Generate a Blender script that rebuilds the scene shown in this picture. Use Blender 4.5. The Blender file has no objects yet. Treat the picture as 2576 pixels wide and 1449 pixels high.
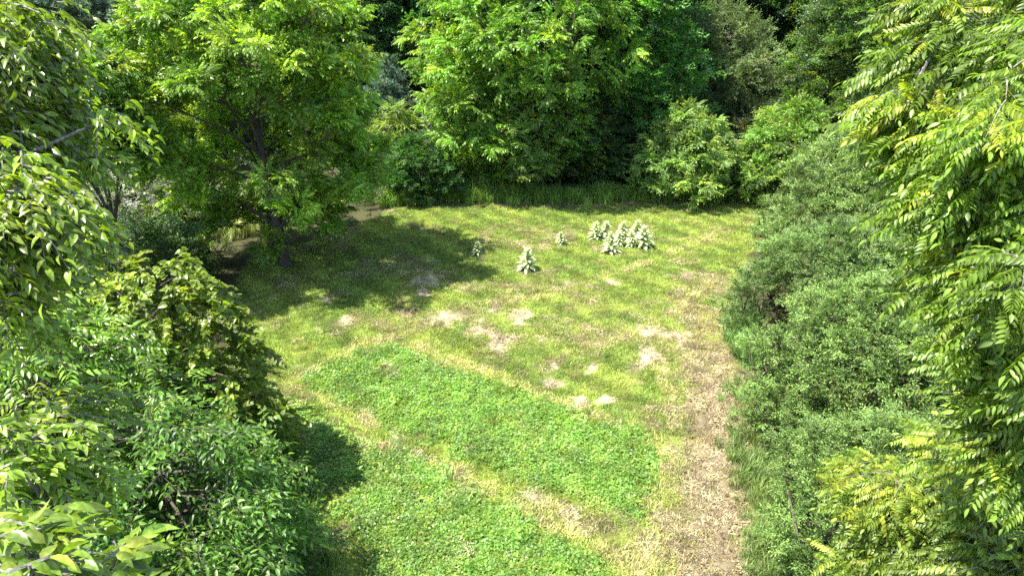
import bpy, math, random
import numpy as np
R = math.radians
rng = np.random.default_rng(7)
random.seed(7)
scene = bpy.context.scene
col = scene.collection

# ------------------------------------------------------------------ camera, light, exposure
CAM_H = 11.0; PITCH = R(25.0); FPX = 1717.0
CP, SP = math.cos(PITCH), math.sin(PITCH)
cam_d = bpy.data.cameras.new('camera'); cam = bpy.data.objects.new('camera', cam_d); col.objects.link(cam)
cam.location = (0, 0, CAM_H); cam.rotation_euler = (R(90) - PITCH, 0, 0)
cam_d.sensor_width = 36; cam_d.lens = 36 * FPX / 2576; cam_d.clip_end = 1000; cam_d.clip_start = 0.1
scene.camera = cam
SUN_EL = 64.0
sun_h = np.array([-0.985, -0.17])          # from the scene towards the sun
sun_dir = np.array([sun_h[0]*math.cos(R(SUN_EL)), sun_h[1]*math.cos(R(SUN_EL)), math.sin(R(SUN_EL))])
w = bpy.data.worlds.new('World'); scene.world = w; w.use_nodes = True
nt = w.node_tree; nt.nodes.clear()
sky = nt.nodes.new('ShaderNodeTexSky'); sky.sky_type = 'NISHITA'; sky.sun_disc = False
sky.sun_elevation = R(SUN_EL); sky.sun_rotation = math.atan2(sun_h[0], sun_h[1])
bg = nt.nodes.new('ShaderNodeBackground'); bg.inputs['Strength'].default_value = 0.145
wo = nt.nodes.new('ShaderNodeOutputWorld')
nt.links.new(sky.outputs[0], bg.inputs[0]); nt.links.new(bg.outputs[0], wo.inputs[0])
sl = bpy.data.lights.new('sun', 'SUN'); sl.energy = 5.0; sl.angle = R(0.5); sl.color = (1.0, 0.95, 0.86)
so = bpy.data.objects.new('sun', sl); col.objects.link(so)
from mathutils import Vector
so.rotation_euler = Vector(sun_dir.tolist()).to_track_quat('Z', 'Y').to_euler()
scene.view_settings.view_transform = 'Standard'; scene.view_settings.look = 'None'
scene.view_settings.gamma = 1; scene.view_settings.use_curve_mapping = False
scene.view_settings.exposure = 1.82
cy = scene.cycles
cy.max_bounces = 7; cy.diffuse_bounces = 5; cy.glossy_bounces = 2; cy.transmission_bounces = 5
cy.use_denoising = False
cy.sample_clamp_indirect = 4

# ------------------------------------------------------------------ helpers
def ray(x, y):
    dx = (x - 1288) / FPX; yn = (724.5 - y) / FPX
    return np.array([dx, CP + SP * yn, -SP + CP * yn])
def G(x, y):                      # ground point seen there
    d = ray(x, y); return (d * (CAM_H / -d[2]))[:2]
def P(x, y, z):                   # point at depth z along the view axis
    return np.array([0, 0, CAM_H]) + ray(x, y) * z
def project(p):                   # world points -> (x, y, depth), used only to pick which leaves become objects
    v = np.asarray(p, float) - [0, 0, CAM_H]
    z = v[..., 1] * CP - v[..., 2] * SP
    u = v[..., 1] * SP + v[..., 2] * CP
    return 1288 + FPX * v[..., 0] / z, 724.5 - FPX * u / z, z

def hash2(ix, iy, s):
    h = (ix.astype(np.int64) * 374761393 + iy.astype(np.int64) * 668265263 + s * 1442695041) & 0xffffffff
    h = ((h ^ (h >> 13)) * 1274126177) & 0xffffffff
    return ((h ^ (h >> 16)) & 0xffff) / 65535.0
def noise(x, y, s=0):
    x = np.asarray(x, float); y = np.asarray(y, float)
    ix, iy = np.floor(x), np.floor(y); fx, fy = x - ix, y - iy
    fx = fx * fx * (3 - 2 * fx); fy = fy * fy * (3 - 2 * fy)
    a, b = hash2(ix, iy, s), hash2(ix + 1, iy, s); c, d = hash2(ix, iy + 1, s), hash2(ix + 1, iy + 1, s)
    return (a * (1 - fx) + b * fx) * (1 - fy) + (c * (1 - fx) + d * fx) * fy
def fbm(x, y, s=0, o=4):
    t = 0; a = 0.5; n = 0
    for k in range(o):
        t = t + a * noise(np.asarray(x) * 2 ** k, np.asarray(y) * 2 ** k, s + k * 17); n += a; a *= .5
    return t / n
def sstep(a, b, x):
    t = np.clip((x - a) / (b - a), 0, 1); return t * t * (3 - 2 * t)
def seg_dist(px, py, a, b):
    ax, ay = a; bx, by = b; dx, dy = bx - ax, by - ay
    t = np.clip(((px - ax) * dx + (py - ay) * dy) / (dx * dx + dy * dy), 0, 1)
    return np.hypot(px - ax - t * dx, py - ay - t * dy)
def poly_sd(px, py, poly):        # signed distance, negative inside
    d = np.full(np.shape(px), 1e9); inside = np.zeros(np.shape(px), bool); n = len(poly)
    for i in range(n):
        a, b = poly[i], poly[(i + 1) % n]
        d = np.minimum(d, seg_dist(px, py, a, b))
        c = (a[1] > py) != (b[1] > py)
        xi = (b[0] - a[0]) * (py - a[1]) / (b[1] - a[1] + 1e-12) + a[0]
        inside ^= c & (px < xi)
    return np.where(inside, -d, d)
def line_d(px, py, pts):
    d = np.full(np.shape(px), 1e9)
    for i in range(len(pts) - 1): d = np.minimum(d, seg_dist(px, py, pts[i], pts[i + 1]))
    return d

def tag(o, label=None, cat=None, group=None, kind=None):
    if label: o['label'] = label
    if cat: o['category'] = cat
    if group: o['group'] = group
    if kind: o['kind'] = kind
    return o
def empty(name, loc, label, cat, group=None):
    o = bpy.data.objects.new(name, None); col.objects.link(o); o.location = loc; o.empty_display_size = .3
    return tag(o, label, cat, group)
def link(name, mesh, parent=None, kind=None):
    o = bpy.data.objects.new(name, mesh); col.objects.link(o)
    if parent is not None: o.parent = parent
    if kind: o['kind'] = kind
    return o

class MB:
    """collects verts / faces / material slots / a per-vertex random value"""
    def __init__(s): s.v = []; s.f = []; s.m = []; s.r = []
    def add(s, verts, faces, m=0, r=0.5):
        n = len(s.v); s.v.extend([tuple(map(float, p)) for p in verts]); s.f.extend([tuple(i + n for i in f) for f in faces])
        s.m.extend([m] * len(faces)); s.r.extend([r] * len(verts))
    def tube(s, pts, rad, sides=5, m=0, r=0.5, cap=True):
        pts = np.asarray(pts, float); n = len(pts); V = []; F = []
        tan = np.gradient(pts, axis=0)
        for i in range(n):
            t = tan[i] / (np.linalg.norm(tan[i]) + 1e-9)
            a = np.cross(t, [0.31, 0.17, 0.93] if abs(t[2]) < .9 else [1, 0, 0]); a /= np.linalg.norm(a); b = np.cross(t, a)
            for k in range(sides):
                w_ = 2 * math.pi * k / sides
                V.append(pts[i] + rad[i] * (math.cos(w_) * a + math.sin(w_) * b))
        for i in range(n - 1):
            for k in range(sides):
                k2 = (k + 1) % sides
                F.append((i * sides + k, i * sides + k2, (i + 1) * sides + k2, (i + 1) * sides + k))
        if cap: F.append(tuple((n - 1) * sides + k for k in range(sides)))
        s.add(V, F, m, r)
    def leaf(s, b, d, up, L, W, fold=.25, droop=.2, m=0, r=.5, hi=False):
        """a folded, drooping leaf blade from b along d, blade normal near up"""
        d = d / np.linalg.norm(d); sd = np.cross(up, d); sd /= (np.linalg.norm(sd) + 1e-9); u = np.cross(d, sd)
        def at(t, q=0, lift=0): return b + d * L * t + sd * q * W * .5 + u * (-droop * L * t * t + lift * W)
        if hi:
            ts = [0, .2, .45, .72, 1]; ws = [.0, .78, 1, .66, 0]
            V = [at(0)]; 
            for t, q in zip(ts[1:4], ws[1:4]): V += [at(t), at(t, q, fold * q * .5), at(t, -q, fold * q * .5)]
            V.append(at(1))
            F = [(0, 1, 2), (0, 3, 1), (1, 4, 5, 2), (1, 3, 6, 4), (4, 7, 8, 5), (4, 6, 9, 7), (7, 10, 8), (7, 9, 10)]
        else:
            V = [at(0), at(.5), at(1), at(.45, 1, fold * .5), at(.45, -1, fold * .5)]
            F = [(0, 1, 3), (3, 1, 2), (0, 4, 1), (4, 2, 1)]
        s.add(V, F, m, r)
    def mesh(s, name, mats, smooth=False):
        me = bpy.data.meshes.new(name); me.from_pydata(s.v, [], s.f)
        for m in mats: me.materials.append(m)
        me.polygons.foreach_set('material_index', s.m)
        if smooth: me.polygons.foreach_set('use_smooth', [True] * len(s.f))
        a = me.attributes.new('vary', 'FLOAT', 'POINT'); a.data.foreach_set('value', s.r)
        me.update(); return me

# ------------------------------------------------------------------ materials
def leaf_material(name, source, rough=.42, spec=.5, trans=.5, tcol=(1.25, 1.35, .35), vary=.5):
    """source: 'inst' reads the per-instance tint, 'object' the object's own colour"""
    m = bpy.data.materials.new(name); m.use_nodes = True; t = m.node_tree; N = t.nodes; N.clear(); Lk = t.links.new
    if source == 'inst':
        a = N.new('ShaderNodeAttribute'); a.attribute_type = 'INSTANCER'; a.attribute_name = 'tint'; c = a.outputs['Color']
    else:
        a = N.new('ShaderNodeObjectInfo'); c = a.outputs['Color']
    v = N.new('ShaderNodeAttribute'); v.attribute_name = 'vary'
    mr = N.new('ShaderNodeMapRange'); mr.inputs[3].default_value = 1 - vary; mr.inputs[4].default_value = 1 + vary
    Lk(v.outputs['Fac'], mr.inputs[0])
    mul = N.new('ShaderNodeVectorMath'); mul.operation = 'SCALE'; Lk(c, mul.inputs[0]); Lk(mr.outputs[0], mul.inputs['Scale'])
    if source == 'object' or 'glossy' in name:
        g_ = N.new('ShaderNodeTexCoord'); tn = N.new('ShaderNodeTexNoise'); tn.inputs['Scale'].default_value = 5; tn.inputs['Detail'].default_value = 3
        m2 = N.new('ShaderNodeMapRange'); m2.inputs[1].default_value = .35; m2.inputs[2].default_value = .65; m2.inputs[3].default_value = .72; m2.inputs[4].default_value = 1.25
        s2 = N.new('ShaderNodeVectorMath'); s2.operation = 'SCALE'; Lk(g_.outputs['Object'], tn.inputs[0]); Lk(tn.outputs[0], m2.inputs[0]); Lk(mul.outputs[0], s2.inputs[0]); Lk(m2.outputs[0], s2.inputs['Scale']); mul = s2
    b = N.new('ShaderNodeBsdfPrincipled'); b.inputs['Roughness'].default_value = rough; b.inputs['Specular IOR Level'].default_value = spec
    Lk(mul.outputs[0], b.inputs['Base Color'])
    tc = N.new('ShaderNodeVectorMath'); tc.operation = 'MULTIPLY'; Lk(mul.outputs[0], tc.inputs[0]); tc.inputs[1].default_value = tcol
    tr = N.new('ShaderNodeBsdfTranslucent'); Lk(tc.outputs[0], tr.inputs[0])
    mx = N.new('ShaderNodeMixShader'); mx.inputs[0].default_value = trans
    Lk(b.outputs[0], mx.inputs[1]); Lk(tr.outputs[0], mx.inputs[2])
    o = N.new('ShaderNodeOutputMaterial'); Lk(mx.outputs[0], o.inputs[0]); return m
def bark_material(name, c1, c2, scale=6):
    m = bpy.data.materials.new(name); m.use_nodes = True; t = m.node_tree; N = t.nodes; Lk = t.links.new
    b = N['Principled BSDF']; b.inputs['Roughness'].default_value = .9; b.inputs['Specular IOR Level'].default_value = .2
    tc = N.new('ShaderNodeTexCoord'); mp = N.new('ShaderNodeMapping'); mp.inputs['Scale'].default_value = (scale * 3, scale * 3, scale * .7)
    n = N.new('ShaderNodeTexNoise'); n.inputs['Scale'].default_value = 2; n.inputs['Detail'].default_value = 6
    cr = N.new('ShaderNodeValToRGB'); cr.color_ramp.elements[0].color = (*c1, 1); cr.color_ramp.elements[1].color = (*c2, 1)
    cr.color_ramp.elements[0].position = .35; cr.color_ramp.elements[1].position = .65
    bp = N.new('ShaderNodeBump'); bp.inputs['Strength'].default_value = .8; bp.inputs['Distance'].default_value = .03
    Lk(tc.outputs['Object'], mp.inputs[0]); Lk(mp.outputs[0], n.inputs[0]); Lk(n.outputs[0], cr.inputs[0]); Lk(cr.outputs[0], b.inputs['Base Color'])
    Lk(n.outputs[0], bp.inputs['Height']); Lk(bp.outputs[0], b.inputs['Normal']); return m
M_leaf = leaf_material('leaf', 'inst')
M_gloss = leaf_material('glossy_leaf', 'inst', rough=.3, spec=.5, trans=.38)
M_dull = leaf_material('dull_leaf', 'inst', rough=.55, spec=.35, trans=.3, tcol=(1.1, 1.2, .6))
M_grass = leaf_material('grass_blade', 'inst', rough=.6, spec=.25, trans=.3, tcol=(1.2, 1.2, .5), vary=.7)
M_leaf_o = leaf_material('single_leaf', 'object')
M_gloss_o = leaf_material('single_glossy_leaf', 'object', rough=.3, spec=.5, trans=.38)
M_felt = leaf_material('felted_leaf', 'object', rough=.8, spec=.2, trans=.2, tcol=(1, 1.1, .6), vary=.25)
M_bark = bark_material('dark_bark', (.03, .025, .02), (.10, .08, .065))
M_greybark = bark_material('grey_bark', (.09, .085, .075), (.24, .22, .19))
M_twig = bark_material('twig_bark', (.05, .045, .03), (.13, .11, .08), 20)
M_pale = bark_material('weathered_wood', (.3, .26, .2), (.5, .46, .4), 20)

# ------------------------------------------------------------------ leaf and spray shapes (grow along +X, upper side +Z)
def nrm(v): return v / (np.linalg.norm(v) + 1e-9)
def compound(mb, base, d, up, L, n, lw, ll, droop=.35, hang=.55, m=0, tw=1, hi=False, term=True):
    """pinnate leaf: arching rachis with n pairs of hanging leaflets"""
    d = nrm(d); sd = nrm(np.cross(up, d)); u = np.cross(d, sd)
    ts = np.linspace(0, 1, 5)
    rp = [base + d * L * t + u * L * (-droop * t * t) for t in ts]
    mb.tube(rp, [.004 + .001 * L] * 2 + [.003] * 3, 3, tw, .6, cap=False)
    for i in range(n):
        t = .22 + .76 * i / n
        p = base + d * L * t + u * L * (-droop * t * t)
        td = nrm(d - u * 2 * droop * t)
        q = ll * (1 - .55 * abs(t - .5)) * random.uniform(.85, 1.1)
        for sg in (-1, 1):
            dd = nrm(sd * sg * 1.0 + td * .55 - u * (hang + random.uniform(-.2, .25)))
            mb.leaf(p, dd, nrm(u + sd * sg * .5 + np.array([random.uniform(-.25, .25) for _ in range(3)])), q, lw * q / ll, .3, random.uniform(.1, .3), m, random.random(), hi)
    if term: mb.leaf(rp[-1], nrm(d - u * 2 * droop), u, ll * .9, lw, .3, .2, m, random.random(), hi)

X, Y, Z = np.eye(3)
def walnut_leaf(mat, hi=True):
    mb = MB(); compound(mb, np.zeros(3), X, Z, 1.0, 8, .085, .25, random.uniform(.25, .5), random.uniform(.4, .9), hi=hi)
    return mb.mesh('leaf', [mat, mat], True)
def ash_leaf(mat, hi=True, n=3):
    mb = MB(); compound(mb, np.zeros(3), X, Z, 1.0, n, .17, .5, random.uniform(.1, .4), random.uniform(.1, .5), hi=hi)
    return mb.mesh('leaf', [mat, mat], True)
def simple_leaf(mat, w_=.5):
    mb = MB(); mb.leaf(np.zeros(3), X, Z, 1, w_ * random.uniform(.85, 1.1), random.uniform(.3, .6), random.uniform(.15, .45), 0, random.random(), True)
    return mb.mesh('leaf', [mat], True)
def vine_leaf(mat):
    mb = MB(); pr = [(0, 0), (-.12, .3), (.1, .5), (.42, .46), (.6, .3), (.75, .3), (1, 0)]
    k = random.uniform(.1, .4)
    V = [(.3, 0, 0)] + [(x, y, -k * x * x + .25 * abs(y)) for x, y in pr] + [(x, -y, -k * x * x + .25 * abs(y)) for x, y in pr[::-1][1:-1]]
    n = len(V) - 1; F = [(0, i, i % n + 1) for i in range(1, n + 1)]
    mb.add(V, F, 0, random.random()); return mb.mesh('leaf', [mat], False)
def walnut_spray(mat, nl=7, npair=5, L=.75):
    mb = MB()
    mb.tube([(0, 0, 0), (.25, 0, .03), (.5, 0, .02)], [.012, .009, .005], 3, 1)
    for i in range(nl):
        t = .1 + .4 * i / (nl - 1); az = (i % 2 * 2 - 1) * random.uniform(.4, 1.5) if i < nl - 1 else 0
        d = np.array([math.cos(az), math.sin(az), random.uniform(-.1, .45)])
        compound(mb, np.array([t, 0, .02]), d, nrm(Z + .3 * X * random.uniform(-1, 1)), L * random.uniform(.6, 1), npair, .11, .23, random.uniform(.3, .6), random.uniform(.3, .9), tw=0)
    return mb.mesh('spray', [mat, M_twig])
def twig_spray(mat, n, ll, lw, spread=.5, droop=.25, up=.35, sub=4):
    """short branching twig set with simple leaves; overall length about 1"""
    mb = MB(); arms = [(np.zeros(3), X + .1 * Z, 1.0)]
    for i in range(sub):
        az = random.choice((-1, 1)) * random.uniform(.35, 1.0)
        arms.append((X * random.uniform(.1, .6), np.array([math.cos(az), math.sin(az), random.uniform(-.15, up)]), random.uniform(.35, .65)))
    for b, d, L in arms:
        d = nrm(d); pts = [b + d * L * t - Z * droop * L * t * t for t in (0, .5, 1)]
        mb.tube(pts, [.008, .006, .003], 3, 1, cap=False)
        k = max(4, int(n * L / (1 + sub * .5)))
        for j in range(k):
            t = .12 + .88 * (j + random.random() * .5) / k; p = b + d * L * t - Z * droop * L * t * t
            a = j * 2.4 + random.random(); s_ = nrm(np.cross(Z, d))
            dd = nrm(d * random.uniform(.3, .9) + s_ * math.cos(a) * spread * 1.6 + Z * (math.sin(a) * spread * .7 - .1))
            nn = nrm(Z + np.array([random.uniform(-.6, .6), random.uniform(-.6, .6), 0]))
            mb.leaf(p, dd, nn, ll * random.uniform(.7, 1.15), lw * random.uniform(.8, 1.15), .35, random.uniform(.1, .4), 0, random.random())
    return mb.mesh('spray', [mat, M_twig])
def pine_spray(mat):
    mb = MB(); 
    for k in range(6):
        az = random.uniform(-1, 1); b = X * random.uniform(0, .5); L = random.uniform(.4, .6)
        d = nrm(np.array([math.cos(az), math.sin(az), random.uniform(.1, .6)])); e = b + d * L; tip = nrm(d + Z * .9)
        mb.tube([b, b + d * L * .6, e], [.012, .01, .008], 3, 1, cap=False)
        s1 = nrm(np.cross(d, Z)); s2 = np.cross(s1, d)
        for j in range(26):
            t = random.uniform(.35, 1); a = random.uniform(0, 6.28)
            dd = nrm(tip * random.uniform(.5, 1.3) + s1 * math.cos(a) + s2 * math.sin(a))
            p = b + d * L * t; q = nrm(np.cross(dd, [random.random() - .5, random.random() - .5, random.random() - .5])) * .012
            mb.add([p - q, p + q, p + dd * random.uniform(.14, .22)], [(0, 1, 2)], 0, random.random())
    return mb.mesh('spray', [mat, M_twig])
def grass_tuft(mat, n, h, rad, lean=.5, wd=.006, seg=2):
    mb = MB()
    for i in range(n):
        a, q = random.uniform(0, 6.28), rad * math.sqrt(random.random()); p = np.array([math.cos(a) * q, math.sin(a) * q, 0])
        b = random.uniform(0, 6.28); l = np.array([math.cos(b), math.sin(b), 0]) * random.uniform(.1, lean); H = h * random.uniform(.5, 1.1)
        s_ = nrm(np.cross(l, Z)) * wd * random.uniform(.7, 1.3); r = random.random()
        if seg == 1: mb.add([p - s_, p + s_, p + (l + Z) * H], [(0, 1, 2)], 0, r)
        else:
            m_ = p + (l * .35 + Z * .6) * H; t_ = p + (l * 1.3 + Z * .95) * H
            mb.add([p - s_, p + s_, m_ + s_ * .8, m_ - s_ * .8, t_], [(0, 1, 2, 3), (3, 2, 4)], 0, r)
    return mb.mesh('tuft', [mat])
def clover_tuft(mat, n=60, rad=.2, h=.06, s=.02):
    mb = MB()
    for i in range(n):
        a, q = random.uniform(0, 6.28), rad * math.sqrt(random.random()); hh = h * random.uniform(.35, 1.1)
        p = np.array([math.cos(a) * q, math.sin(a) * q, hh]); r = random.random(); a0 = random.uniform(0, 6.28)
        tilt = np.array([random.uniform(-.5, .5), random.uniform(-.5, .5), 1])
        for k in range(3):
            w_ = a0 + k * 2.09; d = np.array([math.cos(w_), math.sin(w_), 0]); d = nrm(d - tilt * np.dot(d, tilt) / np.dot(tilt, tilt))
            sd = nrm(np.cross(tilt, d)); S = s * random.uniform(.8, 1.3)
            mb.add([p, p + d * S * .6 + sd * S * .5, p + d * S * 1.1, p + d * S * .6 - sd * S * .5], [(0, 1, 2, 3)], 0, r)
    return mb.mesh('tuft', [mat])
def straw_tuft(mat, n=64, rad=.2, wd=.0038, L=.11):
    mb = MB()
    for i in range(n):
        a, q = random.uniform(0, 6.28), rad * math.sqrt(random.random()); p = np.array([math.cos(a) * q, math.sin(a) * q, random.uniform(.005, .045)])
        b = random.uniform(0, 6.28); d = np.array([math.cos(b), math.sin(b), random.uniform(-.1, .35)]) * L * random.uniform(.4, 1.1)
        s_ = nrm(np.cross(d, Z)) * wd; mb.add([p - s_, p + s_, p + d * .6 + s_ + Z * .012, p + d * .6 - s_ + Z * .012, p + d], [(0, 1, 2, 3), (3, 2, 4)], 0, random.random())
    return mb.mesh('tuft', [mat])

V = {}
V['walnut_far'] = [walnut_spray(M_leaf) for _ in range(4)]
V['walnut_leaf'] = [walnut_leaf(M_leaf) for _ in range(6)]
V['ash_leaf'] = [ash_leaf(M_gloss) for _ in range(6)]
V['box_leaf'] = [ash_leaf(M_leaf, True, 2) for _ in range(5)]
V['cherry_leaf'] = [simple_leaf(M_gloss) for _ in range(6)]
V['vine_leaf'] = [vine_leaf(M_leaf) for _ in range(5)]
V['shrub'] = [twig_spray(M_dull, 54, .17, .075, sub=6, up=.7) for _ in range(4)]
V['broad'] = [twig_spray(M_leaf, 44, .19, .10, sub=5, droop=.35) for _ in range(4)]
V['olive'] = [twig_spray(M_dull, 54, .14, .05, sub=5, up=.8) for _ in range(4)]
V['pine'] = [pine_spray(M_dull) for _ in range(4)]
V['lawn'] = [grass_tuft(M_grass, 36, .075, .17, 1.1, .008, 1) for _ in range(5)]
V['clover'] = [clover_tuft(M_leaf) for _ in range(5)]
V['straw'] = [straw_tuft(M_grass) for _ in range(5)]
def clod(mat):
    mb = MB(); v = []; f = []
    for i in range(3):
        for k in range(6):
            a = k * 1.047 + i * .5; q = [1, .85, .4][i] * random.uniform(.75, 1.25); v.append((q * math.cos(a) * .5, q * math.sin(a) * .5, [-.1, .28, .5][i] * random.uniform(.8, 1.2)))
    for i in range(2):
        for k in range(6): f.append((i * 6 + k, i * 6 + (k + 1) % 6, i * 6 + 6 + (k + 1) % 6, i * 6 + 6 + k))
    f.append(tuple(range(12, 18))); mb.add(v, f, 0, random.random()); return mb.mesh('clod', [mat])
V['clod'] = [clod(M_grass) for _ in range(5)]
V['tall'] = [grass_tuft(M_grass, 40, .8, .22, .55, .011) for _ in range(4)]
OBJV = {'walnut_leaf': [], 'ash_leaf': [], 'box_leaf': [], 'cherry_leaf': [], 'vine_leaf': []}
for k in OBJV:
    for me in V[k]:
        c = me.copy(); c.materials.clear(); mm = M_gloss_o if k in ('ash_leaf', 'cherry_leaf') else M_leaf_o
        for _ in range(len(me.materials)): c.materials.append(mm)
        OBJV[k].append(c)

groups = {}
def scatter_group(kind):
    if kind in groups: return groups[kind]
    g = bpy.data.node_groups.new('scatter_' + kind, 'GeometryNodeTree')
    g.interface.new_socket('Geometry', in_out='INPUT', socket_type='NodeSocketGeometry')
    g.interface.new_socket('Geometry', in_out='OUTPUT', socket_type='NodeSocketGeometry')
    N = g.nodes; Lk = g.links.new
    gi = N.new('NodeGroupInput'); go = N.new('NodeGroupOutput')
    j = N.new('GeometryNodeJoinGeometry')
    for i, me in reversed(list(enumerate(V[kind]))):
        o = bpy.data.objects.new('pattern', me)            # never linked to the scene: only its mesh is read
        oi = N.new('GeometryNodeObjectInfo'); oi.inputs['Object'].default_value = o; oi.inputs['As Instance'].default_value = False
        g2 = N.new('GeometryNodeGeometryToInstance'); Lk(oi.outputs['Geometry'], g2.inputs[0]); Lk(g2.outputs[0], j.inputs[0])
    ip = N.new('GeometryNodeInstanceOnPoints'); ip.inputs['Pick Instance'].default_value = True
    Lk(gi.outputs[0], ip.inputs['Points']); Lk(j.outputs[0], ip.inputs['Instance'])
    def at(nm, ty):
        a = N.new('GeometryNodeInputNamedAttribute'); a.data_type = ty; a.inputs['Name'].default_value = nm; return a.outputs['Attribute']
    e = N.new('FunctionNodeEulerToRotation'); Lk(at('rot', 'FLOAT_VECTOR'), e.inputs[0]); Lk(e.outputs[0], ip.inputs['Rotation'])
    Lk(at('scl', 'FLOAT'), ip.inputs['Scale']); Lk(at('idx', 'INT'), ip.inputs['Instance Index'])
    Lk(ip.outputs[0], go.inputs[0]); groups[kind] = g; return g
def scatter(name, kind, pos, rot, scl, tint, parent=None, kindprop='stuff'):
    n = len(pos); me = bpy.data.meshes.new(name); me.vertices.add(n)
    off = np.array(parent.location) if parent is not None else np.zeros(3)
    me.vertices.foreach_set('co', (np.asarray(pos) - off).ravel().astype(np.float32))
    a = me.attributes.new('rot', 'FLOAT_VECTOR', 'POINT'); a.data.foreach_set('vector', np.asarray(rot, np.float32).ravel())
    a = me.attributes.new('scl', 'FLOAT', 'POINT'); a.data.foreach_set('value', np.asarray(scl, np.float32).ravel())
    a = me.attributes.new('tint', 'FLOAT_COLOR', 'POINT')
    a.data.foreach_set('color', np.concatenate([np.asarray(tint), np.ones((n, 1))], 1).astype(np.float32).ravel())
    a = me.attributes.new('idx', 'INT', 'POINT'); a.data.foreach_set('value', rng.integers(0, len(V[kind]), n).astype(np.int32))
    o = link(name, me, parent, kindprop)
    md = o.modifiers.new('scatter', 'NODES'); md.node_group = scatter_group(kind); return o
def eulers(d, up):
    """rows of d become local X, up decides Z"""
    d = d / np.linalg.norm(d, axis=1, keepdims=True); y = np.cross(up, d); y /= np.linalg.norm(y, axis=1, keepdims=True) + 1e-9
    z = np.cross(d, y)
    b = -np.arcsin(np.clip(d[:, 2], -1, 1)); a = np.arctan2(y[:, 2], z[:, 2]); c = np.arctan2(d[:, 1], d[:, 0])
    return np.stack([a, b, c], 1)

# ------------------------------------------------------------------ ground zones
Gp = lambda pts: [tuple(G(*p)) for p in pts]
LAWN = Gp([(560, 1520), (690, 1250), (720, 1000), (600, 900), (560, 760), (640, 640), (860, 590), (985, 528), (1120, 517), (1500, 512), (1960, 514), (1900, 600), (1860, 700), (1858, 850), (1880, 1000), (1900, 1200), (1935, 1449), (1960, 1560), (1200, 1700)])
CLOVER_A = Gp([(955, 862), (1250, 975), (1440, 1040), (1620, 1105), (1650, 1200), (1610, 1305), (1330, 1215), (1090, 1110), (750, 962)])
CLOVER_B = Gp([(700, 1010), (830, 1075), (1100, 1175), (1260, 1285), (1400, 1370), (1540, 1449), (1640, 1560), (1050, 1600), (900, 1330), (800, 1200), (740, 1160)])
TRACK = Gp([(1790, 850), (1800, 1000), (1806, 1150), (1812, 1300), (1820, 1449), (1825, 1600)])
DRY1 = Gp([(1770, 700), (1790, 900), (1790, 1150), (1780, 1449), (1770, 1600)])
LINES = [Gp(p) for p in ([(745, 975), (930, 1055), (1060, 1150), (1250, 1235), (1460, 1300), (1640, 1360)], [(830, 1080), (1100, 1165), (1280, 1265), (1560, 1400), (1700, 1470)],
         [(740, 950), (830, 905), (950, 840), (1080, 790)], [(950, 845), (1200, 925), (1330, 980), (1600, 1090), (1650, 1120)], [(770, 940), (880, 890), (960, 850)], [(1630, 1320), (1688, 1160), (1700, 1030), (1655, 930), (1560, 860)], [(1600, 1449), (1655, 1260), (1665, 1120)], [(1120, 775), (1400, 740), (1640, 650), (1800, 590)], [(1500, 880), (1700, 780), (1800, 690)])]
BARE = [(1120, 803, 34), (1165, 790, 16), (1205, 826, 20), (1232, 834, 18), (1212, 806, 14), (1305, 793, 30), (1255, 873, 36), (1245, 858, 22), (1330, 790, 14), (1245, 768, 22), (1700, 845, 36), (1628, 833, 28), (1628, 902, 40), (1393, 917, 18), (1393, 962, 20), (1487, 925, 20), (1450, 1015, 26), (1727, 687, 20), (1078, 700, 36), (1067, 736, 18), (1535, 705, 22), (860, 805, 24), (1800, 890, 22), (1055, 1050, 18), (925, 1062, 12), (1520, 1010, 18), (1050, 1145, 20), (820, 752, 16), (705, 912, 12), (1350, 1250, 22), (990, 1100, 16)]
BW = [(*G(x, y), r / FPX * (CAM_H / -ray(x, y)[2])) for x, y, r in BARE]
SOIL = Gp([(1905, 805), (1945, 815), (1950, 880), (1940, 925), (1915, 925), (1918, 870)])
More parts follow.
